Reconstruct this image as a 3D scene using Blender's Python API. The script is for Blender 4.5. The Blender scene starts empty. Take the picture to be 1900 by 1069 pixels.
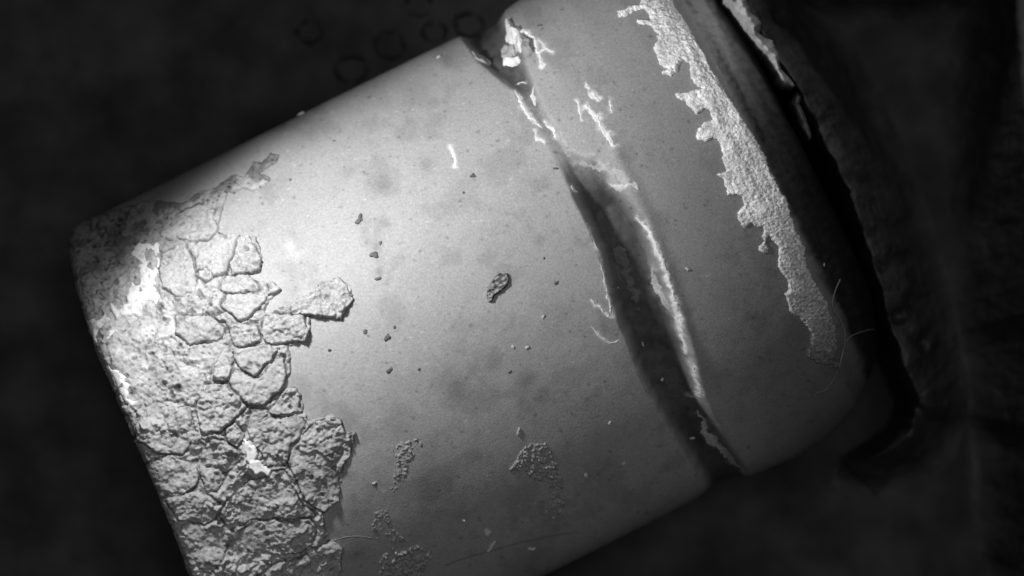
import bpy, math, random
import numpy as np
from mathutils import Vector

# ------------------------------------------------------------------ camera, world, lamps
sc = bpy.context.scene
W0, H0 = 950.0, 534.5
ZR = 6.0          # height of the plane the camera is framed on
def wx(px): return (np.asarray(px, float) - W0) * 0.01
def wy(py): return -(np.asarray(py, float) - H0) * 0.01

cam_d = bpy.data.cameras.new("camera"); cam = bpy.data.objects.new("camera", cam_d)
sc.collection.objects.link(cam); sc.camera = cam
cam.location = (0, 0, ZR + 150); cam.rotation_euler = (0, 0, 0)
cam_d.sensor_width = 36; cam_d.lens = 36 * 150 / 19.0
cam_d.clip_start = 1; cam_d.clip_end = 400
cam_d.dof.use_dof = True; cam_d.dof.focus_distance = 148.2; cam_d.dof.aperture_fstop = 0.12

world = bpy.data.worlds.new("World"); sc.world = world; world.use_nodes = True
bg = world.node_tree.nodes["Background"]
bg.inputs[0].default_value = (1, 1, 1, 1); bg.inputs[1].default_value = 0.0075

def spot(name, loc, aim, power, size_deg, blend, radius):
    d = bpy.data.lights.new(name, 'SPOT'); o = bpy.data.objects.new(name, d)
    sc.collection.objects.link(o); o.location = loc
    o.rotation_euler = (Vector(aim) - Vector(loc)).to_track_quat('-Z', 'Y').to_euler()
    d.energy = power; d.spot_size = math.radians(size_deg); d.spot_blend = blend; d.shadow_soft_size = radius
    return o
KEY = spot("key_lamp", (-5.905, 3.584, 12.955), (4.053, -6.336, 7.719), 3250, 123.9, 0.236, 0.55)
fd = bpy.data.lights.new("added_fill", 'SUN'); FILL = bpy.data.objects.new("added_fill", fd); sc.collection.objects.link(FILL)
FILL.rotation_euler = (Vector((0, 0, 0)) - Vector((.06, .05, 1.0))).to_track_quat('-Z', 'Y').to_euler()
fd.energy = .45; fd.angle = math.radians(25)  # added overhead fill, stands for no actual sun

SIDE = spot("added_side_fill", (3.0, 19.0, 20.0), (4.4, 4.6, 4.0), 2700, 44, 1.0, 1.5)  # added lamp without a real source, brightens far segment, ridge and pad
sc.view_settings.view_transform = 'Standard'; sc.view_settings.look = 'None'
sc.view_settings.exposure = 0; sc.view_settings.gamma = 1
sc.cycles.caustics_reflective = False; sc.cycles.caustics_refractive = False
sc.cycles.max_bounces = 4

# ------------------------------------------------------------------ noise in numpy
def _hash(ix, iy, seed):
    n = (ix.astype(np.int64) * 374761393 + iy.astype(np.int64) * 668265263 + seed * 974634777) & 0xffffffff
    n = ((n ^ (n >> 13)) * 1274126177) & 0xffffffff
    n = (n ^ (n >> 16)) & 0xffffffff
    return n / 4294967295.0
def vnoise(x, y, s, seed=0):
    x = np.asarray(x, float) / s; y = np.asarray(y, float) / s
    ix = np.floor(x); iy = np.floor(y); fx = x - ix; fy = y - iy
    fx = fx**3*(fx*(fx*6-15)+10); fy = fy**3*(fy*(fy*6-15)+10)
    a = _hash(ix, iy, seed); b = _hash(ix+1, iy, seed); c = _hash(ix, iy+1, seed); d = _hash(ix+1, iy+1, seed)
    return ((a*(1-fx)+b*fx)*(1-fy) + (c*(1-fx)+d*fx)*fy) * 2 - 1
def fbm(x, y, s, seed=0, o=4, g=0.5):
    r = 0; a = 1; t = 0
    for k in range(o):
        c, n = math.cos(0.7*k+.3), math.sin(0.7*k+.3)
        r = r + a*vnoise(c*x-n*y, n*x+c*y, s/2**k, seed+17*k); t += a; a *= g
    return r / t
def worley(x, y, s, seed=0):
    x = np.asarray(x, float)/s; y = np.asarray(y, float)/s
    ix = np.floor(x); iy = np.floor(y); f1 = np.full(x.shape, 9.); f2 = np.full(x.shape, 9.); idv = np.zeros(x.shape)
    for dx in (-1, 0, 1):
        for dy in (-1, 0, 1):
            cx = ix+dx; cy = iy+dy
            px = cx + _hash(cx, cy, seed); py = cy + _hash(cx, cy, seed+5)
            d = np.hypot(px-x, py-y); h = _hash(cx, cy, seed+9)
            nf = d < f1
            f2 = np.where(nf, f1, np.minimum(f2, d)); idv = np.where(nf, h, idv); f1 = np.where(nf, d, f1)
    return f1, f2, idv
def sst(a, b, x):
    t = np.clip((x-a)/(b-a), 0, 1); return t*t*(3-2*t)
def sdf(poly, x, y):
    """signed distance to a polygon, positive inside"""
    P = np.array(poly, float); Q = np.roll(P, -1, 0)
    d = np.full(x.shape, 1e9); ins = np.zeros(x.shape, bool)
    for (ax, ay), (bx, by) in zip(P, Q):
        ex, ey = bx-ax, by-ay; L = ex*ex+ey*ey + 1e-9
        t = np.clip(((x-ax)*ex+(y-ay)*ey)/L, 0, 1)
        d = np.minimum(d, np.hypot(x-ax-t*ex, y-ay-t*ey))
        c = (ay > y) != (by > y)
        xi = ax + (y-ay)*ex/(ey if abs(ey) > 1e-9 else 1e-9)
        ins ^= c & (x < xi)
    return np.where(ins, d, -d)
def ldist(pts, x, y):
    """distance to a polyline and the place 0..1 along it"""
    d = np.full(x.shape, 1e9); s = np.zeros(x.shape); n = len(pts)-1
    for k in range(n):
        ax, ay = pts[k]; bx, by = pts[k+1]; ex, ey = bx-ax, by-ay; L = ex*ex+ey*ey+1e-9
        t = np.clip(((x-ax)*ex+(y-ay)*ey)/L, 0, 1); q = np.hypot(x-ax-t*ex, y-ay-t*ey)
        m = q < d; d = np.where(m, q, d); s = np.where(m, (k+t)/n, s)
    return d, s

# ------------------------------------------------------------------ the cylinder's surface
A = np.array([0.8944, -0.4472]); N_ = np.array([0.4472, 0.8944]); O = np.array([329.0, 868.0])
def to_uv(px, py):
    dx = px-O[0]; dy = py-O[1]
    return dx*A[0]+dy*A[1], dx*N_[0]+dy*N_[1]
def to_px(U, V): return O[0]+U*A[0]+V*N_[0], O[1]+U*A[1]+V*N_[1]
RU = [0, .01, 3, 8, 16, 28, 830, 862, 905, 950, 1040, 1120, 1180, 1240, 1275, 1296, 1306, 1310]
RR = [0, 462, 472, 481, 487, 490, 489, 484, 489, 497, 502, 493, 470, 420, 375, 325, 260, 0]
BU = [0, .01, 3, 8, 16, 28, 700, 830, 950, 1180, 1225, 1262, 1290, 1303, 1310]
BB = [0, 372, 382, 391, 397, 400, 400, 398, 404, 402, 392, 355, 290, 210, 0]
ZC = 4.02
def Rf(u): return np.interp(u, RU, RR)
def Bf(u): return np.interp(u, BU, BB)
def shear(V, u): return np.interp(V, [-490, -313, -105, 47, 194, 490], [0, -27, -36, -45, -62, -92]) * np.clip(1-u/520, 0, 1)
def groove(U, V):
    w = 4*vnoise(V, U*0.1, 60, 3) + 1.6*vnoise(V, U*.1, 17, 4)
    UL = np.interp(V, [-480, -425, -388, -351, -240, -136, -16, 127, 235, 351, 449], [834, 843, 860, 874, 886, 886, 882, 858, 848, 853, 868]) + w
    UR = np.interp(V, [-480, -430, -370, -300, -200, -150, -25, 92, 226, 317, 400, 480], [925, 930, 915, 905, 905, 950, 978, 964, 944, 930, 935, 945]) + 1.4*w
    D = np.interp(V, [-500, -440, -370, -320, -190, -140, -80, 100, 250, 350, 470], [16, 22, 20, 8, 9, 30, 50, 54, 44, 28, 14])
    wide = np.clip(UR-UL, 15, 200)
    p = sst(-9, 16, U-UL) * (1 - sst(-0.34*wide, 6, U-UR))
    slope = np.exp(-np.clip(UL-U, 0, None)/30)*(U < UL+3)*0.05 + 0
    fl = 4*fbm(U, V, 50, 8, 2)
    return -(D+fl*sst(20, 35, D))*p - D*slope, p
def bodydisp(u, U, V):
    g, p = groove(U, V)
    h = g + 1.2*fbm(U, V, 160, 21, 3) + 0.25*fbm(U, V, 24, 22, 2)
    # film zone beyond the shoulder: long streaks round the end
    z = sst(1215, 1245, U)
    h = h + z*(2.5*fbm(U*3, V*0.35, 60, 31, 4) + 1.2*fbm(U, V, 9, 32, 2))
    # lip that rises past the groove
    h = h + 5*(1-sst(330, 430, V))*np.exp(-((U-np.interp(V, [-480, -200, -25, 92, 226, 317, 480], [940, 985, 984, 970, 950, 936, 950]))/14.0)**2)*sst(-260, -120, V)
    return h
def S0(u, th):
    R = Rf(u); B = Bf(u)
    V = R*np.sin(th); Z = B*np.cos(th); U = u + shear(V, u)
    px, py = to_px(U, V)
    return px, py, U, V, np.stack([wx(px), wy(py), ZC+Z*0.01], -1)
def grid_surface(us, ths, disp=True):
    u, th = np.meshgrid(us, ths, indexing='ij')
    px, py, U, V, P = S0(u, th)
    du = np.gradient(P, axis=0); dt = np.gradient(P, axis=1)
    n = np.cross(du, dt); n /= np.linalg.norm(n, axis=-1, keepdims=True)+1e-12
    out = P - np.array([0, 0, ZC]); flip = (n*out).sum(-1).mean() < 0
    if flip: n = -n
    if disp:
        h = bodydisp(u, U, V)*0.01 * sst(-0.25, 0.1, np.cos(th)) * sst(0, 14, u) * (1-sst(1288, 1304, u))
        P = P + n*h[..., None]
    return u, th, px, py, U, V, P, n
def inv(px, py):
    U, V = to_uv(px, py); u = U.copy() if isinstance(U, np.ndarray) else np.array(float(U))
    for _ in range(6): u = U - shear(V, u)
    R = np.maximum(Rf(np.clip(u, 10, 1290)), 60)
    return np.clip(u, 0.02, 1308), np.arcsin(np.clip(V/R, -.9995, .9995))
def surf_frame(px, py):
    u0, t0 = inv(np.array(float(px)), np.array(float(py)))
    r = grid_surface(np.array([u0-3, u0, u0+3]), np.array([t0-.008, t0, t0+.008]))
    return Vector(r[6][1, 1]), Vector(r[7][1, 1])

# ------------------------------------------------------------------ materials
def mat(name, val, rough=.6, spec=.25, fine=0.06, fscale=22, bump=0.02, bscale=30, tone=True, metal=0.0, sheen=0.0):
    m = bpy.data.materials.new(name); m.use_nodes = True; nt = m.node_tree; b = nt.nodes["Principled BSDF"]
    b.inputs["Roughness"].default_value = rough; b.inputs["Metallic"].default_value = metal
    b.inputs["Specular IOR Level"].default_value = spec
    tc = nt.nodes.new("ShaderNodeTexCoord")
    n1 = nt.nodes.new("ShaderNodeTexNoise"); n1.inputs["Scale"].default_value = fscale; n1.inputs["Detail"].default_value = 3
    nt.links.new(tc.outputs["Object"], n1.inputs["Vector"])
    mr = nt.nodes.new("ShaderNodeMapRange"); mr.inputs[1].default_value = .25; mr.inputs[2].default_value = .75
    mr.inputs[3].default_value = val*(1-fine*2); mr.inputs[4].default_value = val*(1+fine*2)
    nt.links.new(n1.outputs["Fac"], mr.inputs[0]); out = mr.outputs[0]
    if tone:
        at = nt.nodes.new("ShaderNodeAttribute"); at.attribute_name = "tone"
        mu = nt.nodes.new("ShaderNodeMath"); mu.operation = 'MULTIPLY'
        nt.links.new(out, mu.inputs[0]); nt.links.new(at.outputs["Fac"], mu.inputs[1]); out = mu.outputs[0]
    cc = nt.nodes.new("ShaderNodeCombineColor")
    for k in range(3): nt.links.new(out, cc.inputs[k])
    nt.links.new(cc.outputs[0], b.inputs["Base Color"])
    n2 = nt.nodes.new("ShaderNodeTexNoise"); n2.inputs["Scale"].default_value = bscale; n2.inputs["Detail"].default_value = 4
    nt.links.new(tc.outputs["Object"], n2.inputs["Vector"])
    bp = nt.nodes.new("ShaderNodeBump"); bp.inputs["Distance"].default_value = bump; bp.inputs["Strength"].default_value = .6
    nt.links.new(n2.outputs["Fac"], bp.inputs["Height"]); nt.links.new(bp.outputs[0], b.inputs["Normal"])
    return m
M = {
 'body': mat("ceramic_grey", .395, .55, .3, .085, 24, .008, 30),
 'crust': mat("crust_grey", .455, .8, .1, .10, 16, .03, 16),
 'grain': mat("grain_grey", .36, .8, .1, .18, 20, .05, 16),
 'white': mat("chalk_white", .93, .8, .1, .04, 14, .02, 14),
 'film': mat("torn_film_white", .93, .9, .05, .16, 19, .06, 17),
 'dark': mat("dark_speck", .15, .7, .1, .2, 20, .03, 20, tone=False),
 'pale': mat("pale_speck", .6, .7, .1, .1, 20, .03, 20, tone=False),
 'fibre': mat("fibre_grey", .26, .6, .2, .05, 10, .0, 10, tone=False),
 'thread': mat("thread_grey", .2, .6, .2, .05, 10, .0, 10, tone=False),
 'ridge': mat("adhesive_dark", .085, .85, .08, .15, 2, .05, 2.5),
 'lip': mat("adhesive_pale", .45, .8, .1, .08, 8, .04, 6),
 'pad': mat("carbon_pad", .055, .9, .05, .18, 1.2, .03, 3, tone=True),
 'ring': mat("pad_ring", .026, .9, .05, .1, 3, .02, 3, tone=False),
}
gm = bpy.data.materials.new("polished_stub"); gm.use_nodes = True
gb = gm.node_tree.nodes["Principled BSDF"]; gb.inputs["Base Color"].default_value = (.9, .9, .9, 1)
gb.inputs["Metallic"].default_value = 1; gb.inputs["Roughness"].default_value = .06
gn = gm.node_tree.nodes.new("ShaderNodeTexNoise"); gn.inputs["Scale"].default_value = .4
gr_ = gm.node_tree.nodes.new("ShaderNodeMapRange"); gr_.inputs[3].default_value = .04; gr_.inputs[4].default_value = .09
gm.node_tree.links.new(gn.outputs["Fac"], gr_.inputs[0]); gm.node_tree.links.new(gr_.outputs[0], gb.inputs["Roughness"])

# ------------------------------------------------------------------ object helpers
def link(o, parent=None, label=None, cat=None, group=None, kind=None):
    sc.collection.objects.link(o)
    if parent: o.parent = parent
    if label: o["label"] = label
    if cat: o["category"] = cat
    if group: o["group"] = group
    if kind: o["kind"] = kind
    return o
def mesh_np(name, V, F, m, tone=None, smooth=True, **kw):
    me = bpy.data.meshes.new(name); V = np.ascontiguousarray(V, np.float32); F = np.ascontiguousarray(F, np.int32)
    me.vertices.add(len(V)); me.vertices.foreach_set("co", V.ravel())
    k = F.shape[1]; me.loops.add(F.size); me.loops.foreach_set("vertex_index", F.ravel())
    me.polygons.add(len(F)); me.polygons.foreach_set("loop_start", np.arange(0, F.size, k, dtype=np.int32))
    me.polygons.foreach_set("use_smooth", np.full(len(F), smooth))
    me.update(calc_edges=True)
    if tone is not None:
        a = me.attributes.new("tone", 'FLOAT', 'POINT'); a.data.foreach_set("value", np.ascontiguousarray(tone, np.float32).ravel())
    me.materials.append(m)
    return link(bpy.data.objects.new(name, me), **kw)
def quads(nu, nv, wrap=False):
    i = np.arange(nu-1)[:, None]; j = np.arange(nv if wrap else nv-1)[None, :]; j2 = (j+1) % nv
    return np.stack([i*nv+j, (i+1)*nv+j, (i+1)*nv+j2, i*nv+j2], -1).reshape(-1, 4)
def compact(V, F, T):
    used = np.unique(F); mp = np.zeros(len(V), np.int64); mp[used] = np.arange(len(used))
    return V[used], mp[F], T[used]
def empty(name, loc, label, cat, group=None):
    o = bpy.data.objects.new(name, None); o.location = loc; o.empty_display_size = .3
    return link(o, label=label, cat=cat, group=group)

def patch(name, field, bbox_pts, m, parent=None, res=2.0, pad=8, **kw):
    """a piece adhering to the cylinder: field(px,py,U,arc) -> height in px (<=0 outside), tone"""
    P = np.array(bbox_pts, float); x0, y0 = P.min(0)-pad; x1, y1 = P.max(0)+pad
    bx, by = np.meshgrid(np.linspace(x0, x1, 24), np.linspace(y0, y1, 24))
    bu, bt = inv(bx, by)
    us = np.arange(max(bu.min(), .02), min(bu.max(), 1306), res)
    ths = np.arange(max(bt.min(), -1.75), min(bt.max(), 1.75), res/470.)
    if bx.min() < 60: ths = np.arange(-1.6, ths.max(), res/470.)
    u, th, px, py, U, V, Pn, n = grid_surface(us, ths)
    h, tone = field(px, py, U, th*470.)
    h = np.broadcast_to(h, px.shape); h = np.where(h > 0, h*(.25+.75*sst(0, 26, u)), h)
    Fq = quads(len(us), len(ths)); hf = h.ravel()
    keep = hf[Fq].max(1) > 0; Fq = Fq[keep]
    if len(Fq) == 0: print("EMPTY PATCH", name); return None
    Pd = (Pn + n*(np.maximum(h, -2.5)[..., None])*0.01).reshape(-1, 3)
    Vv, Ff, Tt = compact(Pd, Fq, np.broadcast_to(tone, px.shape).ravel())
    c = Vv.mean(0)
    off = Vector((0, 0, 0))
    if parent is None:
        off = Vector((float(c[0]), float(c[1]), float(Vv[:, 2].min())))
        Vv = Vv - np.array(off)
    elif parent: off = -Vector(parent.location); Vv = Vv + np.array(off); off = Vector((0, 0, 0))
    o = mesh_np(name, Vv, Ff, m, Tt, parent=parent, **kw); o.location = off
    return o

# ------------------------------------------------------------------ the setting
def sheet_grid(x0, x1, y0, y1, step):
    xs = np.arange(x0, x1+step, step); ys = np.arange(y0, y1+step, step)
    X, Y = np.meshgrid(xs, ys, indexing='ij'); return X, Y, len(xs), len(ys)
X, Y, nx, ny = sheet_grid(-3000, 4900, -3000, 4000, 500)
mesh_np("ground", np.stack([wx(X), wy(Y), 0*X], -1).reshape(-1, 3), quads(nx, ny)[:, ::-1], gm, kind='structure',
        label=None)

# carbon pad: thin sheet with ring marks, under the specimen, seen above and right of it
pad_root = empty("adhesive_pad", (0, 0, 0), "dark matt adhesive pad with faint ring marks behind the upper edge of the specimen", "pad")
X, Y, nx, ny = sheet_grid(-700, 2500, -800, 1800, 10)
e = np.minimum.reduce([X+680, 2480-X, Y+780, 1780-Y]) + 15*fbm(X, Y, 140, 71, 3)
z = 0.03*sst(0, 40, e) + 0.02*fbm(X, Y, 60, 72, 3)*sst(0, 40, e) + .006
tone = 1 + .45*fbm(X, Y, 130, 73, 4)
Fq = quads(nx, ny); keep = e.ravel()[Fq].min(1) > 0
Vv, Ff, Tt = compact(np.stack([wx(X), wy(Y), z], -1).reshape(-1, 3), Fq[keep][:, ::-1], tone.ravel())
mesh_np("pad_sheet", Vv, Ff, M['pad'], Tt, parent=pad_root)
def ring(cx, cy, r, w=4.0, squash=.85, seed=0):
    nA, nB = 64, 10; a = np.linspace(0, 2*np.pi, nA, endpoint=False); b = np.linspace(0, 2*np.pi, nB, endpoint=False)
    Aa, Bb = np.meshgrid(a, b, indexing='ij')
    w_ = w*(.55+.5*vnoise(np.cos(Aa)*2, np.sin(Aa)*2, 1, seed+40)); rr = r*(1+.10*vnoise(np.cos(Aa)*2, np.sin(Aa)*2, 1, seed)) + w_*np.cos(Bb)
    x = cx + rr*np.cos(Aa); y = cy + squash*rr*np.sin(Aa); zz = .025+.05*np.sin(Bb)*w_/4
    i = np.arange(nA)[:, None]; j = np.arange(nB)[None, :]
    F = np.stack([i*nB+j, ((i+1) % nA)*nB+j, ((i+1) % nA)*nB+(j+1) % nB, i*nB+(j+1) % nB], -1).reshape(-1, 4)
    mesh_np("bubble_ring", np.stack([wx(x), wy(y), zz], -1).reshape(-1, 3), F[:, ::-1], M['ring'], parent=pad_root)
for k, (cx, cy, r) in enumerate([(714, 66, 29), (640, 112, 30), (800, 40, 22), (866, 27, 27), (560, 40, 24), (770, -10, 24)]):
    ring(cx, cy, r, seed=k, w=6)

# ------------------------------------------------------------------ ridge of adhesive round the specimen's end
ridge_root = empty("adhesive_ridge", (float(wx(1700)), float(wy(350)), 0), "dark lumpy ridge of adhesive curving round the right end of the specimen", "adhesive")
inner = [(1290, -160), (1341, 0), (1400, 96), (1452, 170), (1502, 262), (1543, 352), (1592, 478), (1626, 590), (1655, 690), (1686, 745), (1676, 792), (1640, 822), (1582, 862), (1545, 912), (1533, 985), (1545, 1060), (1560, 1180)]
rpoly = inner + [(1980, 1180), (1980, -160)]
X, Y, nx, ny = sheet_grid(1280, 1960, -150, 1150, 2.2)
d = sdf(rpoly, X, Y) + 5*fbm(X, Y, 30, 51, 3)
_, s = ldist(inner, X, Y)
crest = np.interp(s, [0, .1, .3, .5, .62, .7, .8, 1], [6.6, 6.6, 6.4, 6.0, 5.0, 3.4, 2.4, 1.0])
dd = np.clip(d, 0, None)
wdt = np.interp(s, [0, .5, .6, .7, 1], [170, 175, 90, 65, 60])
z = crest*np.exp(-(dd/wdt)**2.2)*sst(-1, 28, d) + .5*fbm(X, Y, 70, 52, 4)*sst(0, 30, d)*np.exp(-(dd/(wdt*1.3))**2)
# hollows and knobs
for (hx, hy, hr, hh) in [(1668, 590, 17, -1.0), (1688, 530, 22, .6), (1712, 612, 18, .7), (1742, 640, 16, .6), (1640, 500, 18, -.6), (1700, 560, 12, -.6), (1722, 640, 12, -.7), (1672, 738, 14, .7), (1706, 760, 14, -.6), (1690, 780, 13, .6), (1450, 26, 18, -.8), (1530, 110, 26, -.5), (1500, 60, 30, .4), (1545, 180, 22, .5)]:
    z = z + hh*np.exp(-(((X-hx)**2+(Y-hy)**2)/hr**2)**1.0)
z = np.where(d > 0, z, 0); z = z*(1-sst(30, 215, dd))**1.4; z = z*(1-sst(.70, .79, s)*.97); z = np.maximum(z, 0.0)
z = np.where(d > 0, z, -0.1)
Fq = quads(nx, ny); keep = (d.ravel()[Fq].max(1) > 0) & (z.ravel()[Fq].max(1) > .05) & ((s.ravel()[Fq].min(1) < .80)); Fq = Fq[keep][:, ::-1]
tone = (1+.3*fbm(X, Y, 60, 53, 4))*(1 - .35*sst(60, 200, dd))
Vv, Ff, Tt = compact(np.stack([wx(X), wy(Y), z], -1).reshape(-1, 3), Fq, tone.ravel())
mesh_np("ridge_wall", Vv-np.array(ridge_root.location), Ff, M['ridge'], Tt, parent=ridge_root)
def ridge_lip(poly, hgt, seed, label, tn=1.0, zb=6.6):
    P = np.array(poly, float); X, Y, nx, ny = sheet_grid(P[:, 0].min()-8, P[:, 0].max()+8, P[:, 1].min()-8, P[:, 1].max()+8, 2)
    d = sdf(poly, X, Y) + 3*fbm(X, Y, 14, seed, 3)
    lump = .5+.5*fbm(X, Y, 36, seed+3, 3)
    z = zb - .4 + hgt*np.sqrt(np.clip(1-(1-np.clip(d/13, 0, 1))**2, 0, 1))*(.6+.8*lump)
    Fq = quads(nx, ny); keep = d.ravel()[Fq].max(1) > 0
    z = np.where(d > 0, z, zb-1.6)
    Vv, Ff, Tt = compact(np.stack([wx(X), wy(Y), z], -1).reshape(-1, 3), Fq[keep][:, ::-1], (tn*(1+.15*fbm(X, Y, 20, seed+4, 3))).ravel())
    o = mesh_np("pale_lip", Vv-np.array(ridge_root.location), Ff, M['lip'], Tt, parent=ridge_root); o['label'] = label
z6 = lambda L: [(1300+x/2.673, y/2.673) for x, y in L]
ridge_lip(z6([(60, -160), (105, 0), (165, 90), (232, 185), (295, 262), (338, 320), (372, 400), (400, 440), (440, 440), (462, 430), (430, 380), (400, 350), (388, 285), (352, 205), (318, 190), (288, 165), (300, 125), (285, 95), (240, 65), (232, 20), (200, -60), (180, -160)]), .9, 61, "pale lumpy top edge of the ridge")
ridge_lip(z6([(458, 480), (475, 455), (500, 475), (495, 520), (530, 600), (550, 680), (535, 700), (500, 640), (465, 560), (448, 520)]), .4, 65, "thin dim edge below the pale lump", .28, 6.5)

# ------------------------------------------------------------------ pale deposits and crest light round the groove (places)
Z6 = lambda L: [(840+x/4.859, 20+y/4.859) for x, y in L]
Z7 = lambda L: [(880+x/5.278, 500+y/5.278) for x, y in L]
rib = [
 ("bright crest along the right lip of the groove", [(1180, 405), (1192, 420), (1202, 436), (1212, 455), (1222, 482), (1233, 510), (1242, 545), (1252, 585), (1262, 620), (1270, 650), (1273, 664)], 5.2, 4, .15, 1),
 ("faint shelf inside the bright crest", [(1206, 500), (1212, 520), (1222, 545), (1232, 565), (1240, 580)], 8, 3, .5, .6),
 ("lower broken end of the bright crest", [(1281, 676), (1288, 700), (1286, 698), (1295, 715), (1297, 728), (1290, 748), (1284, 752)], 4.5, 4, .2, .8),
 ("dim trail below the bright crest", [(1300, 775), (1312, 810), (1330, 835), (1352, 858), (1372, 872), (1388, 886)], 8, 2.5, .8, .5),
 ("bright broken thread on the left lip", Z6([(545, 715), (580, 760), (610, 830), (640, 870), (690, 960), (740, 1020), (800, 1069)]), 3.4, 3, .3, 1),
 ("pale thread near the upper groove", [(990, 245), (996, 262), (1010, 268)], 3.4, 3, .3, .9),
 ("pale thread right of the thin crack", [(1010, 225), (1020, 240), (1029, 258)], 3.4, 3, .2, 1),
 ("thin bright rim of the left groove wall", [(1088, 415), (1098, 440), (1108, 470), (1116, 500), (1124, 530), (1130, 556)], 2.4, 2.5, .7, .75),
 ("pale upper edge of the notch", Z7([(1140, 295), (1170, 340), (1225, 375), (1250, 410), (1320, 465), (1350, 460)]), 2.8, 3, .3, .85),
 ("pale rim above the notch", Z7([(1300, 250), (1310, 330), (1325, 400), (1335, 450)]), 3.2, 3, 0, .8),
 ("curved pale lower edge of the notch", Z7([(1130, 560), (1180, 610), (1230, 655), (1300, 710), (1360, 715), (1410, 680)]), 2.0, 2.5, .2, .85),
 ("small bright spot on the left lip", [(1056, 344), (1060, 352), (1066, 356)], 4, 4, 0, 1),
 ("bright branched streak right of the knobs", Z6([(560, 150), (620, 170), (700, 215), (735, 290), (765, 370), (780, 420), (800, 500)]), 4.6, 4, .2, 1),
 ("short side branch of the streak", Z6([(770, 385), (830, 350), (860, 350), (910, 385)]), 3.4, 3, .2, .95),
 ("upper side branch of the streak", Z6([(770, 250), (810, 290), (830, 330), (850, 350)]), 3.4, 3, .3, .8),
 ("long bright streak on the far segment", Z6([(1180, 655), (1220, 720), (1250, 770), (1300, 820)]), 4.5, 3, .6, .9),
 ("widest bright streak on the far segment", Z6([(1210, 870), (1240, 920), (1270, 990), (1290, 960), (1310, 960)]), 6, 3.5, .3, 1),
 ("thin slanting streak on the far segment", Z6([(1115, 830), (1140, 900), (1170, 990)]), 3.2, 2.5, .1, .9),
 ("short streak near the far segment centre", Z6([(1410, 820), (1405, 870), (1425, 930)]), 4.4, 3, .2, .95),
 ("lower bright streak trail", [(1108, 225), (1116, 245), (1128, 255), (1134, 268), (1140, 275)], 5, 3, .7, .95),
 ("speckled pale smear above the dark groove", [(1075, 300), (1100, 306), (1120, 312), (1150, 330), (1160, 345)], 9, 1.5, 1.2, .6),
 ("dim speckled streak beside the smear", [(1128, 340), (1150, 350), (1176, 345), (1180, 352)], 4, 2.5, .8, .8),
 ("vertical bright dash on the smooth body", [(838, 276), (842, 292), (845, 303), (847, 314)], 3.6, 2.6, .2, 1),
 ("pale short dash near the thin crack", Z6([(705, 710), (705, 770), (730, 840)]), 3, 2.5, .2, .85),
 ("pale dash in the upper groove", Z6([(530, 615), (570, 600), (620, 612)]), 2.4, 2.5, 0, .9),
]

# ------------------------------------------------------------------ specimen body
spec = empty("cylindrical_specimen", (float(wx(880)), float(wy(560)), 0), "large grey cylinder with crusted left end, dark cross groove and torn pale band", "specimen")
SL = Vector(spec.location)
us = np.concatenate([[0, .02, 1.5, 3, 5, 8, 11, 14, 18, 23], np.arange(28, 825, 4), np.arange(825, 1000, 2.5), np.arange(1000, 1280, 3), [1283, 1287, 1290, 1293, 1296, 1299, 1302, 1304, 1306, 1308, 1310]])
nth = 1100
ths = np.linspace(-np.pi, np.pi, nth, endpoint=False)
u, th, px, py, U, V, P, n = grid_surface(us, ths)
gd, gp = groove(U, V)
tone = 1 + .05*fbm(U, V, 120, 91, 4) + .03*fbm(U, V, 18, 92, 3)
smudge = [(715, 345, 17, .28), (790, 308, 16, .22), (648, 320, 14, .16), (712, 412, 12, .2), (706, 505, 9, .3), (704, 458, 8, .25), (660, 295, 10, .08),
          (975, 712, 20, .30), (915, 668, 22, .15), (828, 705, 38, .16), (700, 345, 26, .08), (800, 850, 52, .16), (790, 905, 34, .20), (875, 700, 60, .10),
          (700, 165, 40, .14), (770, 175, 36, .16), (640, 200, 60, .12), (560, 232, 50, .18), (520, 210, 40, .2), (830, 110, 16, .2), (985, 665, 30, .08), (1010, 740, 40, .08),
          (690, 960, 42, .14), (740, 790, 26, .18), (880, 845, 16, .16), (660, 1015, 24, .2), (745, 720, 24, .08), (1085, 745, 22, .12), (625, 355, 8, .05), (1050, 690, 26, .08)]
wob = 1+.5*fbm(U, V, 22, 95, 3)
for sx, sy, sr, sa in smudge:
    tone = tone*(1 - sa*wob*np.exp(-(((px-sx)**2+(py-sy)**2)/sr**2)))
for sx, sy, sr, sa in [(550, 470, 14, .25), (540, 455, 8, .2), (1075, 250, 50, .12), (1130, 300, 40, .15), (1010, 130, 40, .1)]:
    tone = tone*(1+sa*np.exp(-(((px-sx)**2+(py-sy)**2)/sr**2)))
# dusting of fine pale and dark grains, and cloudy stains
q1, q2, qi = worley(U, V, 13, 601); tone = tone*(1 - .30*(1-sst(.08, .20, q1))*(qi > .86)); tone = tone*(1 + .45*(1-sst(.05, .15, q1))*(qi < .07))
q1, q2, qi = worley(U, V, 31, 603); tone = tone*(1 - .38*(1-sst(.05, .13, q1))*(qi > .84)*(1+.6*fbm(U, V, 7, 604, 2)))
tone = tone*(1 - .16*sst(.06, .4, fbm(U, V, 70, 605, 5, .6)) - .10*sst(.1, .45, fbm(U, V, 26, 606, 4, .6))*sst(-60, 120, V)) * (1+.045*fbm(U, V, 5, 607, 2))
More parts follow.
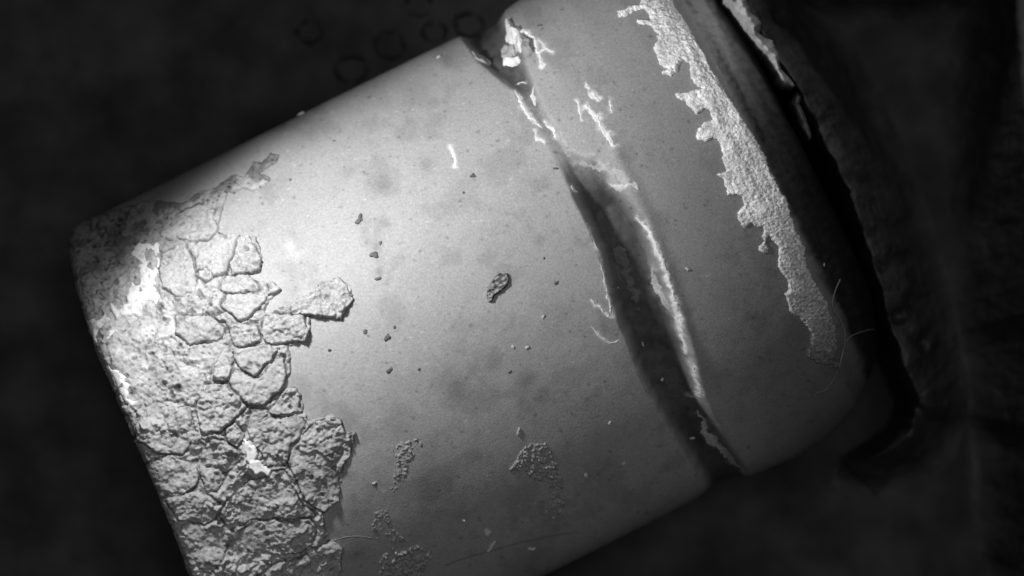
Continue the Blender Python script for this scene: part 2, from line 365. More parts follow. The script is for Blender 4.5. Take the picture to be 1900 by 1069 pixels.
# shade put into the tone: groove floor, far segment, end of film zone
groove_shade = np.interp(V, [-480, -370, -300, -180, -120, 470], [.30, .27, .8, .75, .22, .19])
tone = tone*(1 - gp*(1-groove_shade*(1+.5*fbm(U*2, V*.7, 60, 96, 4)+.25*fbm(U, V, 9, 89, 2))))
smear = sst(-330, -140, V)*(1-sst(120, 380, V))*np.exp(-((U-900)/60.)**2)
tone = tone*(1 - sst(880, 1130, U)*(1-np.interp(V, [-400, -150, 250, 480], [.86, .68, .55, .42])))  # light falling off across the far segment, as a tone gradient
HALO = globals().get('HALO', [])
for k, (lb, pts, w, T, br, tn) in enumerate(rib):  # deposits whiten the body; lit crest and soft glow are painted in too
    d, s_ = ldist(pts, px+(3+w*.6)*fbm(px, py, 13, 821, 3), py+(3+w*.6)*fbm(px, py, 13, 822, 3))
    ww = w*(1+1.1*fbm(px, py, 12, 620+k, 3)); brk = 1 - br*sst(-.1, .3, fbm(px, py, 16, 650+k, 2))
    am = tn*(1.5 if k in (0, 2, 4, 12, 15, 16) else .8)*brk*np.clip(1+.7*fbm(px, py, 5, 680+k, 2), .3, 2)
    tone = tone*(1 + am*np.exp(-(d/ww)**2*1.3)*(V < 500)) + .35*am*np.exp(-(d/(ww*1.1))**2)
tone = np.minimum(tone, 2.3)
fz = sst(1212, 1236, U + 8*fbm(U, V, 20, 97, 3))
film_shade_t = np.interp(V, [-500, -330, -200, -80, 60, 500], [.8, .8, .5, .16, .06, .05])*(1+.7*fbm(U*3.5, V*.3, 50, 98, 4)+.4*fbm(U, V, 8, 99, 2))  # dull film streaks, plus painted shade where the end slopes away
film_shade_t = film_shade_t*np.interp(U, [1220, 1262, 1290], [1.3, 1.1, .5])
tone = tone*(1-fz) + fz*np.clip(film_shade_t, .015, 1)
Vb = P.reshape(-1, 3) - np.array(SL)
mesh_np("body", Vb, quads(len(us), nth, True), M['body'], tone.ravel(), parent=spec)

# ------------------------------------------------------------------ crust on the left end
crust_poly = [(40, 470), (118, 415), (200, 392), (270, 372), (340, 376), (372, 352), (398, 350), (420, 333), (437, 322), (452, 328), (470, 300), (486, 302), (500, 283), (520, 288), (512, 304), (497, 312), (484, 322), (505, 332), (494, 346), (470, 356),
  (450, 350), (436, 362), (424, 356), (415, 395), (408, 428), (430, 440), (458, 442), (478, 441), (488, 462), (492, 488), (484, 506), (466, 514), (480, 520), (500, 526), (522, 540), (507, 558), (498, 580), (540, 566), (575, 547), (600, 532), (632, 515), (652, 530), (660, 555), (636, 592), (600, 591),
  (580, 588), (582, 612), (573, 634), (540, 642), (546, 662), (545, 690), (528, 712), (520, 728), (536, 718), (553, 717), (567, 735), (568, 760), (580, 775), (592, 773), (622, 765), (640, 780), (648, 798), (662, 800), (655, 835), (640, 870), (638, 890), (634, 920), (606, 950), (606, 975),
  (612, 985), (600, 1000), (628, 994), (642, 1012), (636, 1040), (622, 1110), (560, 1300), (300, 1300), (40, 700)]
plates = {
 "pitted plate right of the white patch": [(403, 434), (422, 441), (453, 443), (432, 492), (428, 510), (402, 517), (391, 503), (371, 509), (366, 482), (362, 467), (376, 453), (397, 449)],
 "rounded plate with a dark right rim": [(457, 445), (467, 443), (481, 461), (492, 488), (485, 504), (467, 511), (438, 511), (433, 494)],
 "small round pebble of crust": [(376, 508), (391, 502), (400, 508), (399, 521), (389, 526), (376, 519)],
 "flat strip above the oval plate": [(428, 513), (467, 513), (483, 531), (488, 543), (463, 543), (430, 550), (416, 543), (420, 523)],
 "smooth oval plate with a deep lower edge": [(432, 552), (459, 546), (483, 547), (504, 552), (492, 572), (467, 591), (448, 597), (436, 585), (420, 572)],
 "small lump at the tip of the oval plate": [(502, 529), (512, 525), (525, 540), (516, 548), (503, 550)],
 "wedge plate under the oval plate": [(405, 591), (432, 583), (448, 599), (475, 607), (487, 601), (490, 626), (491, 636), (460, 642), (440, 641), (432, 620), (425, 600)],
 "grainy square plate": [(497, 590), (520, 585), (570, 588), (575, 610), (582, 614), (572, 632), (530, 640), (500, 640), (492, 620)],
 "grainy arm of crust reaching right": [(545, 583), (552, 566), (568, 553), (590, 545), (600, 525), (615, 520), (632, 517), (648, 530), (652, 548), (662, 552), (637, 592), (620, 592), (600, 590), (578, 584), (560, 590)],
 "curved plate with a dark lower rim": [(330, 592), (360, 586), (395, 588), (412, 598), (424, 610), (420, 628), (400, 636), (385, 636), (360, 640), (332, 622)],
 "narrow upright plate": [(417, 652), (440, 651), (442, 671), (432, 704), (409, 706), (401, 704), (403, 677)],
 "tongue shaped plate with a deep lower right edge": [(444, 645), (506, 643), (524, 650), (485, 693), (475, 698), (452, 683), (443, 667)],
 "smooth angular plate": [(444, 686), (473, 701), (489, 700), (526, 661), (537, 663), (532, 712), (516, 728), (493, 751), (467, 751), (432, 708)],
 "broad plate left of the angular plate": [(391, 711), (428, 711), (456, 743), (463, 755), (440, 778), (423, 790), (407, 800), (382, 805), (370, 755)],
 "cluster of knobs on the crust edge": [(504, 760), (515, 745), (535, 720), (555, 718), (567, 733), (563, 752), (568, 760), (545, 765), (510, 766)],
 "small plate between two large ones": [(471, 756), (500, 757), (503, 766), (490, 780), (475, 786), (469, 770)],
 "large domed plate right of the white sliver": [(468, 790), (490, 777), (520, 769), (562, 766), (572, 785), (560, 805), (545, 820), (535, 850), (528, 858), (500, 860), (488, 835), (472, 812)],
 "large ragged plate on the right edge": [(576, 796), (590, 775), (620, 768), (635, 775), (648, 800), (661, 799), (660, 815), (652, 825), (655, 842), (640, 862), (632, 890), (638, 900), (633, 925), (605, 948), (585, 935), (570, 920), (556, 890), (545, 868), (537, 850), (550, 822), (566, 806)],
 "small plate beside the dark hollow": [(425, 792), (445, 781), (465, 800), (450, 825), (435, 816), (425, 806)],
 "long ridged plate left of the white sliver": [(402, 812), (430, 816), (448, 829), (454, 845), (430, 870), (412, 905), (395, 905), (382, 890), (376, 860), (385, 830)],
 "wide plate with two domes near the bottom": [(440, 990), (470, 967), (500, 961), (580, 959), (590, 972), (582, 1000), (562, 1020), (520, 1022), (480, 1020), (450, 1008)],
 "ridged plate at the lower right corner": [(600, 1002), (625, 996), (640, 1010), (636, 1040), (625, 1080), (480, 1110), (468, 1075), (520, 1037), (560, 1030)],
 "knobbly plate below the white sliver": [(440, 912), (470, 886), (500, 876), (530, 866), (540, 882), (555, 915), (580, 942), (586, 955), (500, 957), (470, 960), (430, 975), (415, 950), (425, 925)],
 "pale plate by the left edge": [(275, 862), (320, 838), (374, 858), (374, 892), (350, 910), (296, 906)],
 "plate below the pale plate": [(318, 918), (345, 915), (375, 899), (400, 915), (420, 930), (410, 950), (390, 965), (340, 960)],
 "plate above the pale plate": [(250, 768), (300, 742), (356, 752), (366, 800), (350, 838), (300, 836), (266, 815)],
 "plate right of the white patch": [(306, 470), (345, 455), (358, 470), (362, 500), (372, 520), (360, 545), (330, 552), (308, 540), (302, 505)],
 "dim plate above the white patch": [(300, 440), (330, 400), (372, 378), (402, 390), (404, 425), (392, 444), (366, 452), (330, 447)],
}
PL = list(plates.items())
def warp(px, py, amp=2.2, s=12, seed=200):
    return px + amp*fbm(px, py, s, seed, 3), py + amp*fbm(px, py, s, seed+7, 3)
thin = lambda px, py: np.clip(.25 + .75*sst(-470, -300, to_uv(px, py)[1]), 0, 1)
def crust_base(px, py):
    d = sdf(crust_poly, px, py) + 3.2*fbm(px, py, 13, 211, 3)
    return d
def relief(px, py):
    """lumps with winding creases shared by the whole crust: height in px, crease 0..1"""
    qx = px+7*fbm(px, py, 22, 801, 3); qy = py+7*fbm(px, py, 22, 802, 3)
    big = fbm(px, py, 62, 803, 4, .5)
    n1 = np.abs(fbm(qx, qy, 46, 804, 3, .45)); n2 = np.abs(fbm(qx, qy, 21, 805, 3, .5)); n3 = np.abs(fbm(px, py, 9.5, 806, 2, .5))
    m = sst(-.3, .25, fbm(px, py, 75, 807, 2))
    rg = .55+.6*sst(-.2, .3, fbm(px, py, 60, 808, 2))
    h = 9*big + 13*np.minimum(n1, .42)**.8*(.5+.5*m) + 8.5*np.minimum(n2, .4)**.85*rg + 4.2*n3*rg + 1.3*fbm(px, py, 4.6, 809, 2)
    cr = np.maximum((1-sst(.008, .035, n1))*(.25+.75*m), (1-sst(.005, .045, n2))*.55*rg)
    h = h + 1.6*np.clip(1-3*np.abs(fbm(px, py, 13, 812, 3)), 0, 1)*rg
    return 1.28*(h - 5.0), np.clip(cr*1.15, 0, 1)
def mass_field(px, py, U, a):
    wx_ = px + 6.5*fbm(px, py, 24, 200, 4, .6); wy_ = py + 6.5*fbm(px, py, 24, 207, 4, .6)
    d = crust_base(px, py)
    dens = sst(-440, -330, to_uv(px, py)[1])
    qx = px+9*fbm(px, py, 26, 215, 4); qy = py+9*fbm(px, py, 26, 216, 4)
    f1, f2, idv = worley(qx, qy, 46, 220)
    crack = (1 - sst(.0, .07, f2-f1))*sst(-.1, .2, fbm(px, py, 55, 217, 2)+.12)
    g1, g2, gi = worley(px+3*fbm(px, py, 9, 218), py+3*fbm(px, py, 9, 219), 8.5, 225)
    p1, p2, pi = worley(qx, qy, 21, 229)
    pr = .1+.3*pi; bigpit = (1 - sst(.35*pr, pr, p1))*(pi > .62); rim = np.exp(-((p1-pr-.05)/.08)**2)*(pi > .6)
    rough = .45+.75*sst(-.25, .3, fbm(px, py, 80, 231, 2))
    ridge = 1-np.abs(fbm(px, py, 20, 234, 4, .6))*3
    crk2 = np.clip(ridge-.8, 0, 1)*5*sst(0, .3, fbm(px, py, 48, 235, 2))
    rl, crs = relief(px, py)
    h = 7.5 + rl*(.35+.65*dens) + rough*dens*1.8*(.5-g1)*(gi > .5) - 3*crack - 5.0*bigpit*(.4+.6*dens) + 2.0*rim*dens - 2.5*crs
    h = h*(.42+.58*dens)
    creek = np.zeros(h.shape)
    for k, (lb, pl) in enumerate(PL):
        P = np.array(pl)
        m = (px > P[:, 0].min()-14) & (px < P[:, 0].max()+14) & (py > P[:, 1].min()-14) & (py < P[:, 1].max()+14)
        if m.any():
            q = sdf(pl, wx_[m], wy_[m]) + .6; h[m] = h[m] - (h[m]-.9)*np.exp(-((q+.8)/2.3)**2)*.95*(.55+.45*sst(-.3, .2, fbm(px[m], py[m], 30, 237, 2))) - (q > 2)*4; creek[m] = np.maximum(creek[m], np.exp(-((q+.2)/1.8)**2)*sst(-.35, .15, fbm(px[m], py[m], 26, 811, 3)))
    edge = 1 - np.exp(-np.clip(d, 0, None)/2.4)
    h = np.where(d > 0, np.maximum(h, .7)*edge + .1, -2.5)
    tone = 1 + .12*fbm(px, py, 60, 233, 3) + .14*fbm(px, py, 7, 238, 3) - .5*bigpit - .25*crack - .35*crs  # pits, cracks and creases carry occlusion shade in the tone
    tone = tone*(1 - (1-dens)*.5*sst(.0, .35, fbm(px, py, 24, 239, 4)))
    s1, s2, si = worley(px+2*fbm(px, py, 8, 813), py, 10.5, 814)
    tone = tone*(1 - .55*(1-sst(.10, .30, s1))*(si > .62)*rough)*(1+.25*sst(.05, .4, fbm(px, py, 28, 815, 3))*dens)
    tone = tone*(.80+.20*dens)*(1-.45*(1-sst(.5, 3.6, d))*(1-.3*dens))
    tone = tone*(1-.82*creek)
    return h, tone
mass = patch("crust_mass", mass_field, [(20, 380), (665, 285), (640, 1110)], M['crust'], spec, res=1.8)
def plate_field(pl, k):
    rnd = random.Random(k); tx, ty = rnd.uniform(-.06, .06), rnd.uniform(-.06, .06)
    P = np.array(pl, float); cx, cy = P.mean(0); size = np.ptp(P, axis=0).mean()
    T = (9.5 if k < 15 else 8.6) + min(size, 90)*.02 + rnd.uniform(-.6, 1.0)
    rough = rnd.choice([1.3, 1.7, 2.1]) * (1.2 if k in (7, 8, 14, 17) else 1)
    if k in (4, 11, 12): rough = .6; T += 1.5; tx, ty = .04, .03
    if k in (0, 1): rough = .9
    grainy = k in (7, 8, 14, 17, 1, 16)
    dome = 3.5 if k in (16, 17, 19, 20) else 0
    def f(px, py, U, a):
        x_ = px + 6.5*fbm(px, py, 24, 200, 4, .6); y_ = py + 6.5*fbm(px, py, 24, 207, 4, .6)
        d = sdf(pl, x_, y_) + .6
        e = np.sqrt(np.clip(1-(1-np.clip(d/3.6, 0, 1))**2, 0, 1))
        qx = px+4*fbm(px, py, 14, 600+k); qy = py+4*fbm(px, py, 14, 640+k)
        g1, g2, gi = worley(qx, qy, 6.0, 240+k); p1, _, pi = worley(qx, qy, 22, 260+k)
        pr = .08+.25*pi; pit = (1-sst(pr*.4, pr, p1))*(pi > .68)
        ridge = 1-np.abs(fbm(px, py, 24, 290+k, 4, .6))*3
        crk = np.clip(ridge-.82, 0, 1)*5*sst(-.05, .25, fbm(px, py, 60, 295+k, 2))
        rl, crs = relief(px, py); am = (.45 if k in (4, 11, 12) else .62 if k in (0, 1, 3) else 1.0)
        soft = sst(.0, .3, fbm(px, py, 34, 310+k, 2)+.12)          # stretches where a plate merges with its surroundings
        h = (T + rl*am*(.35+.65*sst(-440, -330, to_uv(px, py)[1])) + rough*(1.2*(.6-g1)*(gi > .45)*(1.0 if grainy else .2) + (.2 if k in (4, 11, 12) else 1.0)*1.1*fbm(px, py, 7.5, 840+k, 3, .65)))*thin(px, py)*np.where(k < 15, e, e*(.55+.45*soft)+(1-e)*0)
        h = h - 4.5*pit*sst(2, 8, d) - 2.2*crs*sst(1, 5, d) + (px-cx)*tx*.6 + (py-cy)*ty*.6 + dome*.7*sst(0, size*.4, d)
        h = np.where(d > 0, np.maximum(h, .6), -2.5)
        return h, 1 + .12*fbm(px, py, 30, 280+k, 3) + .10*fbm(px, py, 6, 283+k, 2) - .4*pit -   .35*crs - (.15*sst(.3, .6, g1) if grainy else 0) - .42*(1-sst(0, 2.8, d))  # shade of pits and creases is put into the tone
    return f
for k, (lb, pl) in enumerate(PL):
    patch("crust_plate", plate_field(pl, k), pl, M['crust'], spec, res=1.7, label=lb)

# white chalky patches on the crust
def blob_field(poly, T, base, seed, ragged=4., gs=9, rough=1.0, tn=1.0, rd=7, grow=0.):
    def f(px, py, U, a):
        d = sdf(poly, px, py) + grow + ragged*fbm(px, py, gs, seed, 3)
        h = base*sst(-1, 4, d) + T*np.sqrt(np.clip(1-(1-np.clip(d/rd, 0, 1))**2, 0, 1)) + rough*2.5*fbm(px, py, gs*1.6, seed+1, 4)*sst(0, 5, d)
        return np.where(d > 0, np.maximum(h, .4), -2.5), tn*(1+.10*fbm(px, py, 14, seed+2, 3)-.25*sst(.15, .4, fbm(px, py, 7, seed+4, 3)))
    return f
Z1 = lambda L: [(120+x/4.859, 420+y/4.859) for x, y in L]
whites = [
 ("bright white forked patch on the crust", Z1([(625, 235), (700, 190), (770, 185), (800, 165), (820, 215), (850, 160), (885, 190), (890, 300), (880, 440), (850, 500), (860, 600), (900, 640), (860, 690), (760, 690), (720, 720), (700, 820), (560, 820), (500, 840), (430, 740), (420, 690), (470, 690), (520, 770), (580, 700), (600, 580), (640, 530), (700, 540), (690, 400), (660, 310), (620, 290)])),
 ("bright white patch at the left edge", Z1([(210, 835), (330, 850), (400, 790), (430, 850), (390, 900), (340, 960), (330, 1000), (370, 1060), (410, 1069), (420, 960), (480, 920), (560, 960), (570, 1069), (520, 1120), (400, 1160), (320, 1130), (270, 1000)])),
 ("white strip along the left edge", [(207, 668), (222, 682), (240, 690), (252, 715), (250, 735), (263, 748), (258, 757), (240, 745), (225, 720), (212, 695)]),
 ("white curved sliver in the middle of the crust", [(461, 812), (470, 812), (482, 826), (485, 845), (495, 858), (508, 866), (506, 878), (490, 875), (482, 882), (472, 866), (462, 850), (458, 832)]),
]
for k, (lb, pl) in enumerate(whites):
    patch("white_patch", blob_field(pl, 4 if k < 3 else 6, 7 if k < 3 else 11, 300+9*k, 6.0, 14, 1.5), pl, M['white'], spec, res=1.7, label=lb)

# ------------------------------------------------------------------ torn pale band
Z3 = lambda L: [(800+x/2.673, y/2.673) for x, y in L]
Z4 = lambda L: [(1000+x/2.227, 280+y/2.227) for x, y in L]
band = Z3([(960, -300), (1050, 0), (1030, 38), (985, 40), (962, 62), (942, 56), (920, 60), (925, 84), (965, 85), (1000, 62), (1058, 48), (1080, 80), (1085, 108), (1050, 112), (1010, 104), (1020, 122), (1080, 136), (1110, 160), (1125, 178), (1103, 186), (1120, 220), (1098, 250), (1130, 330), (1168, 352), (1135, 370), (1180, 386), (1215, 372), (1215, 335), (1245, 315), (1270, 330), (1282, 400), (1308, 440), (1338, 452), (1270, 465), (1205, 478), (1210, 500), (1250, 512), (1262, 540), (1310, 582), (1340, 550), (1372, 560), (1380, 602), (1340, 618), (1305, 665), (1310, 705), (1355, 716), (1372, 690), (1405, 700), (1430, 750)]) \
 + Z4([(752, 60), (760, 90), (722, 103), (752, 122), (765, 190), (820, 188), (836, 225), (805, 260), (830, 335), (862, 300), (912, 325), (912, 372), (888, 415), (935, 426), (925, 392), (934, 352), (975, 400), (975, 480), (1012, 530), (1022, 570), (1003, 590), (1030, 660), (1082, 700), (1112, 750), (1106, 820), (1090, 845), (1150, 878), (1200, 880), (1232, 900), (1225, 800), (1205, 700), (1165, 610), (1120, 530), (1092, 470), (1085, 400), (1045, 330), (1020, 240), (975, 150), (925, 50)]) \
 + Z3([(1640, 780), (1545, 620), (1450, 470), (1400, 390), (1345, 280), (1270, 150), (1205, 40), (1190, 0), (1100, -300)])
def band_field(px, py, U, a):
    d = sdf(band, px, py) + 5.0*fbm(px, py, 11, 401, 5, .65)
    uu, vv = to_uv(px, py)
    g1, g2, gi = worley(px, py, 4.2, 402)
    ray = fbm(uu*2.2, vv*.35, 22, 405, 3)
    h = 4.2*np.sqrt(np.clip(1-(1-np.clip(d/4, 0, 1))**2, 0, 1)) + (2.2*(1-g1) + 1.6*fbm(px, py, 15, 403, 4) + 2.0*ray)*sst(0, 4, d)
    edge = sst(1236, 1212, uu) if False else 1
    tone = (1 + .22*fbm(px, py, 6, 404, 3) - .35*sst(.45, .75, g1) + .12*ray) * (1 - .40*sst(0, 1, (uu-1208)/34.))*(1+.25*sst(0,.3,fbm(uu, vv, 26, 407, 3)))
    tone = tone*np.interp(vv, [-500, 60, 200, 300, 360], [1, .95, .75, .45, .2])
    return np.where(d > 0, np.maximum(h, .5), -2.5), np.clip(tone, .1, 1.3)
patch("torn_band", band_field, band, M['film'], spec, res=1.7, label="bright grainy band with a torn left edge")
# ------------------------------------------------------------------ bright deposits and painted crest light at the groove
def ribbon_field(pts, w, T, seed, base=0., taper=True, tn=1., br=.0):
    def f(px, py, U, a):
        jx, jy = px+(3+w*.6)*fbm(px, py, 13, 821, 3), py+(3+w*.6)*fbm(px, py, 13, 822, 3)
        d, s = ldist(pts, jx, jy)
        ww = w*.72*(1 + 1.5*fbm(px, py, 11, seed, 4, .65))
        ww = np.maximum(ww*np.clip(np.sin(np.pi*np.clip(s, .03, .97))**.5, .3, 1), .16*w)
        q = 1 - d/ww
        g1, g2, gi = worley(px+3*fbm(px, py, 7, seed+5), py, 4.5, seed+6)
        h = T*.5*np.clip(q, -.5, .6) + (.25*T*fbm(px, py, 5, seed+2, 3) + .15*T*(.6-g1))*sst(0, .5, q)
        return np.where(q > 0, np.maximum(h, .12), h), tn*(1+.15*fbm(px, py, 5, seed+3, 2))
    return f
for k, (lb, pts, w, T, br, tn) in enumerate(rib):
    base = 0
    if k in (0, 1, 2): base = 1
    patch("deposit_or_crest_light", ribbon_field(pts, w, T, 500+9*k, base, True, tn, br), pts, M['white'], spec, res=1.2, pad=16, label=lb)
knobs = [
 ("brightest knob at the top of the groove", Z6([(450, 190), (475, 110), (510, 100), (545, 160), (590, 195), (550, 230), (490, 225)]), 11, 1),
 ("pale knob below the brightest one", Z6([(550, 260), (620, 220), (640, 280), (620, 340), (590, 345), (545, 300)]), 11, 1),
 ("white wedge at the foot of the knobs", Z6([(420, 385), (470, 370), (570, 370), (580, 400), (490, 425), (430, 415)]), 9, 1),
 ("dim knob left of the white wedge", Z6([(180, 350), (240, 335), (300, 380), (280, 425), (220, 400)]), 4, .4),
 ("grey ribbed knob", Z6([(390, 290), (430, 250), (500, 270), (530, 310), (480, 350), (400, 340)]), 5, .5),
 ("smooth grey bead beside the streak", Z6([(620, 320), (660, 255), (705, 290), (715, 370), (680, 420), (630, 400)]), 6, .42),
]
for k, (lb, pl, T, tn) in enumerate(knobs):
    patch("groove_knob", blob_field(pl, T, 4, 700+9*k, 5, 11, 2.2, tn, 12, 2.5), pl, M['white'], spec, res=1.2, label=lb)
# grey residue lying on the groove floor
for k, (lb, pl) in enumerate([("pale residue in the groove, upper lump", [(1128, 462), (1142, 458), (1160, 465), (1168, 490), (1160, 510), (1144, 500), (1132, 484)]),
                              ("long residue streak in the groove", [(1150, 512), (1164, 506), (1176, 530), (1186, 560), (1184, 590), (1172, 560), (1158, 536)])]):
    patch("groove_residue", blob_field(pl, 2, 1, 760+9*k, 9, 12, 1.0, .17, 9), pl, M['white'], spec, res=1.6, label=lb)

# ------------------------------------------------------------------ loose things stuck on the surface
def grain_cluster(name, outline, seed, label, cat, T=3.2, gs=7.5, dens=.7, m='grain', ragged=7, tn=1., group=None):
    def f(px, py, U, a):
        d = sdf(outline, px, py) + ragged*fbm(px, py, 14, seed, 4, .65)
        qx = px+5*fbm(px, py, 10, seed+1, 3); qy = py+5*fbm(px, py, 10, seed+2, 3)
        g1, g2, gi = worley(qx*1.15, qy*.85, gs*.8, seed+3)
        clump = fbm(px, py, 17, seed+6, 3)
        lay = .8*sst(-.25+.5*(.8-dens), .1+.5*(.8-dens), clump)
        h = T*(lay*(.45+.9*fbm(px, py, 9, seed+4, 4, .65)) + (.75-1.3*g1)*(.2+gi)*(gi < dens))
        h = np.where(d > 0, h-.35, -2.5); h = np.where(h > -.3, h, -2.5)
        return h, tn*(1+.2*(gi-.5))
    return patch(name, f, outline, M[m], None, res=1.2, label=label, cat=cat, group=group)
Z5 = lambda L: [(600+x/2.279, 600+y/2.279) for x, y in L]
grain_cluster("grain_cluster", Z5([(790, 610), (830, 540), (870, 500), (950, 500), (985, 590), (1010, 640), (1020, 740), (1010, 790), (970, 825), (935, 800), (960, 740), (950, 670), (880, 655), (850, 620), (800, 635)]), 801,
              "hook shaped cluster of grains on the lower smooth body", "debris", 5.4, 8, .95, ragged=3)
grain_cluster("grain_cluster", Z5([(240, 1000), (260, 960), (330, 960), (400, 930), (470, 970), (440, 1010), (420, 1060), (380, 1100), (230, 1100)]), 811,
              "dense cluster of grains at the bottom edge beside the crust", "debris", 5.8, 9, .9, ragged=5)
grain_cluster("grain_cluster", Z5([(290, 510), (400, 480), (430, 500), (380, 560), (370, 600), (340, 660), (300, 710), (285, 690), (310, 620), (320, 570)]), 821,
              "narrow slanting trail of grains right of the crust", "debris", 4.2, 8.5, .68, ragged=5)
grain_cluster("grain_cluster", Z5([(230, 770), (280, 765), (300, 850), (360, 930), (300, 950), (230, 930), (210, 850)]), 831,
              "sparse faint patch of grains just above the dense cluster", "debris", 2.6, 7, .5, ragged=8)
# leaf shaped flake
leaf = Z7([(325, 35), (345, 90), (330, 150), (260, 220), (200, 260), (180, 310), (145, 320), (125, 270), (135, 170), (190, 90), (240, 45)])
def leaf_field(px, py, U, a):
    d = sdf(leaf, px, py) + .8*fbm(px, py, 6, 841)
    g1, g2, gi = worley(px*1.0, py*1.7, 10, 842)
    h = 6*np.sqrt(np.clip(d/2.5, 0, 1)) + 1.5*np.exp(-(d/2.2)**2) - 1.0*sst(1, 6, d) + 5*(.6-1.3*g1)*sst(1, 4, d) + 2*fbm(px, py, 9, 843, 3)
    return np.where(d > 0, np.maximum(h, .4), -2.5), .78 - .45*sst(.3, .55, g1) - .35*(1-sst(1, 3, d))
patch("leaf_flake", leaf_field, leaf, M['crust'], None, res=1.0, label="dark rimmed leaf shaped flake alone near the centre of the body", cat="flake")

def speck(px, py, r, seed, m, label, stretch=(1, 1), ang=0, lift=.25, name="speck", group="specks on the smooth body"):
    p, n = surf_frame(px, py)
    import bmesh
    bm = bmesh.new(); bmesh.ops.create_icosphere(bm, subdivisions=3, radius=1)
    rnd = random.Random(seed)
    dirs = [Vector((rnd.gauss(0, 1), rnd.gauss(0, 1), rnd.gauss(0, .5))).normalized() for _ in range(7)]
    amp = [rnd.uniform(.2, .75) for _ in dirs]
    for v in bm.verts:
        c = v.co.normalized(); k = .62 + sum(a*max(0, c.dot(d_))**5 for a, d_ in zip(amp, dirs))
        c = c*k; x, y = c.x*stretch[0], c.y*stretch[1]
        v.co = Vector((x*math.cos(ang)-y*math.sin(ang), x*math.sin(ang)+y*math.cos(ang), c.z*.55))*r*.01
    for f in bm.faces: f.smooth = True
    me = bpy.data.meshes.new(name); bm.to_mesh(me); bm.free(); me.materials.append(M[m])
    o = bpy.data.objects.new(name, me); o.location = p + n*(r*.01*lift)
    o.rotation_euler = n.to_track_quat('Z', 'Y').to_euler()
    link(o, label=label, cat="speck", group=group)
specks = [
 (670, 409, 8, 'dark', "largest dark speck, on the bright upper body"),
 (696, 474, 7.5, 'dark', "dark speck below the largest one, second in the vertical row"),
 (709, 452, 4, 'dark', "small dark speck just above right of the second one in the row"),
 (708, 517, 4.5, 'dark', "lowest dark speck of the vertical row on the bright upper body"),
 (540, 335, 3.5, 'dark', "tiny dark speck right of the crust's upper tip"),
 (878, 329, 5.5, 'dark', "dark ragged speck below right of the bright dash"),
 (722, 624, 7, 'dark', "dark star shaped speck left of the body's centre"),
 (682, 614, 4.5, 'dark', "small dark speck left of the star shaped one"),
 (735, 606, 3, 'dark', "tiny dark speck touching the top right of the star shaped one"),
 (615, 648, 4, 'dark', "small dark speck near the square crust plate"),
 (725, 685, 5.5, 'dark', "three pointed dark speck directly below the star shaped one"),
 (781, 684, 3, 'dark', "tiny dark speck right of the three pointed one"),
 (947, 687, 3, 'dark', "tiny dark speck below the leaf shaped flake, on the dim middle"),
 (1028, 315, 4, 'dark', "small dark speck left of the upper groove"),
 (1031, 525, 4, 'dark', "small dark speck between the leaf flake and the groove"),
 (1008, 480, 2.5, 'dark', "tiny dark speck above right of the leaf flake"),
 (860, 360, 2.5, 'dark', "tiny dark speck below the ragged one near the bright dash"),
 (620, 262, 3, 'dark', "tiny dark speck near the upper edge of the body"),
 (1002, 47, 4, 'dark', "dark speck above the branched streak at the top"),
 (1006, 588, 3.5, 'pale', "small pale speck below right of the leaf flake"),
 (952, 643, 4, 'pale', "pale speck, left one of a pair in the middle"),
 (977, 643, 4, 'pale', "pale speck, right one of a pair in the middle"),
 (963, 799, 5, 'pale', "oval pale speck above the hook shaped cluster"),
 (904, 989, 9, 'pale', "largest pale lump near the bottom, above the thread"),
 (911, 1012, 7, 'pale', "flat pale lump resting just above the thread"),
 (985, 1018, 7, 'pale', "oval pale lump below the thread"),
 (1158, 858, 5, 'pale', "pale speck low on the body near the dark groove"),
 (1130, 782, 4, 'pale', "pale speck left of the lower groove"),
 (1088, 884, 5, 'pale', "upright pale speck right of the hook shaped cluster"),
 (698, 892, 4, 'pale', "pale speck beside the lower end of the slanting grain trail"),
 (860, 963, 3, 'pale', "tiny pale speck above left of the largest pale lump"),
 (1233, 720, 3.5, 'pale', "pale speck inside the lower dark groove"),
 (1195, 653, 3.5, 'pale', "upright pale speck inside the middle of the dark groove"),
 (1145, 540, 3, 'pale', "pale speck on the groove floor beside the notch"),
 (1272, 500, 4, 'pale', "pale speck right of the bright crest"),
 (1288, 828, 4, 'pale', "pale speck at the lower end of the groove"),
 (540, 176, 6, 'pale', "pale speck on the upper outline of the body"),
 (812, 105, 5, 'pale', "pale ragged speck near the top of the body"),
 (1524, 491, 3, 'pale', "pale dot in the dark area right of the torn band"),
 (1520, 552, 3.5, 'pale', "pale dot at the lower right rim of the torn band"),
]
for k, (x, y, r, m, lb) in enumerate(specks):
    st = {22: (1.3, .7), 23: (1.1, .9), 24: (1.5, .6), 25: (1.4, .7), 28: (.7, 1.3), 32: (.7, 1.4), 36: (1.6, .7)}.get(k, (1.1, .8))
    speck(x, y, r*.85, 900+k, m, lb, st, random.Random(k).uniform(-1, 1) if k not in (28, 32) else 0,
          group="dark specks on the specimen" if m == 'dark' else "pale specks on the specimen")
# scattered knobs round the crust edge (parts of the crusted specimen)

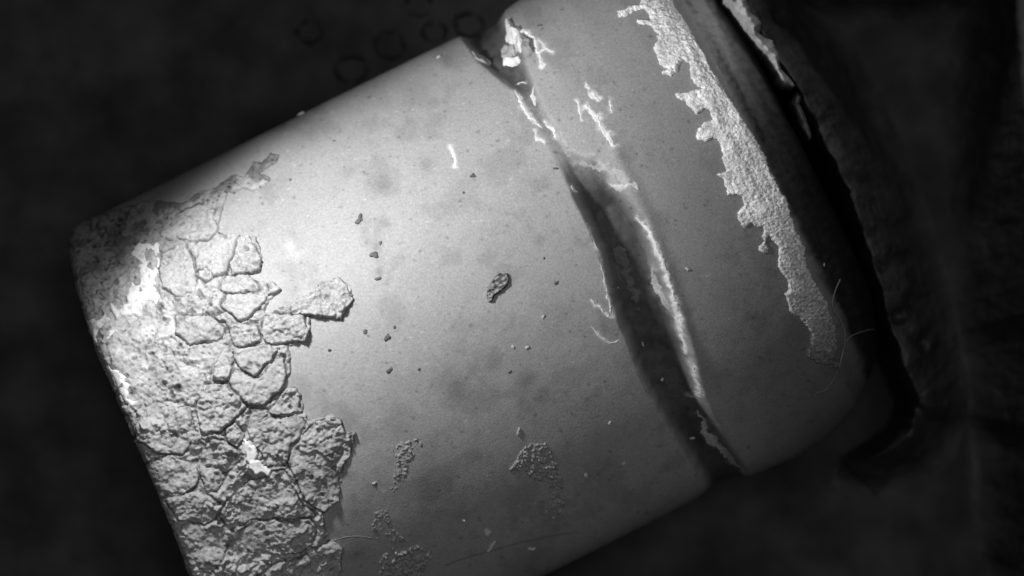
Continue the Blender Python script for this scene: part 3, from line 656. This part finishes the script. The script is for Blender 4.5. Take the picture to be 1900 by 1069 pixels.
def thread(name, pts, r, m, label, cat, lift=1.2, zs=None):
    q = []
    for k in range(len(pts)-1):
        p0 = pts[max(k-1, 0)]; p1 = pts[k]; p2 = pts[k+1]; p3 = pts[min(k+2, len(pts)-1)]
        for t in np.linspace(0, 1, 9)[:-1]:
            q.append(tuple(.5*((2*p1[i]) + (-p0[i]+p2[i])*t + (2*p0[i]-5*p1[i]+4*p2[i]-p3[i])*t*t + (-p0[i]+3*p1[i]-3*p2[i]+p3[i])*t**3) for i in (0, 1)))
    q.append(pts[-1])
    C = []
    for k, (x, y) in enumerate(q):
        p, n = surf_frame(x, y); p = p + n*lift*.01
        if zs is not None: p.z = float(np.interp(k/(len(q)-1), *zs))
        C.append(np.array(p))
    C = np.array(C); T = np.gradient(C, axis=0); T /= np.linalg.norm(T, axis=1, keepdims=True)
    s = np.cross(T, [0, 0, 1.]); s /= np.linalg.norm(s, axis=1, keepdims=True); b = np.cross(s, T)
    nb = 8; a = np.linspace(0, 2*np.pi, nb, endpoint=False)
    rr = r*.01*(1+.25*vnoise(np.arange(len(C))*1., 0*C[:, 0], 3, 7)); rr[0] *= .4; rr[-1] *= .4
    Vv = C[:, None] + rr[:, None, None]*(np.cos(a)[None, :, None]*s[:, None] + np.sin(a)[None, :, None]*b[:, None])
    off = np.array([C[:, 0].mean(), C[:, 1].mean(), C[:, 2].min()])
    o = mesh_np(name, (Vv-off).reshape(-1, 3), quads(len(C), nb, True), M[m], label=label, cat=cat); o.location = off
    return o
thread("fibre", [(1552, 518), (1542, 540), (1538, 567), (1554, 594), (1563, 625), (1557, 662), (1553, 680)], 1.5, 'fibre', "thin curved fibre hanging down beside the lower end of the torn band", "fibre", 3)
thread("fibre", [(1563, 634), (1575, 622), (1595, 615), (1612, 612), (1622, 612)], 1.0, 'thread', "short faint fibre branching right from the curved fibre to the ridge", "fibre", 3)
thread("thread", Z5([(515, 1018), (570, 998), (640, 975), (720, 955), (800, 932), (880, 912), (960, 896), (1040, 885), (1080, 880)]), 1.5, 'thread', "long thin thread lying along the bottom of the body", "thread", .6)
thread("thread", Z5([(-60, 960), (20, 925), (60, 900), (110, 888), (160, 886), (210, 893)]), 1.4, 'thread', "short thread crossing the lower right corner of the crust", "thread", 5)
thread("thread", [(1508, 735), (1512, 728), (1530, 722), (1545, 700), (1550, 688)], 2.0, 'thread', "faint kinked thread below the lower end of the torn band", "thread", 2)
print("verts", sum(len(o.data.vertices) for o in sc.objects if o.type == 'MESH'))
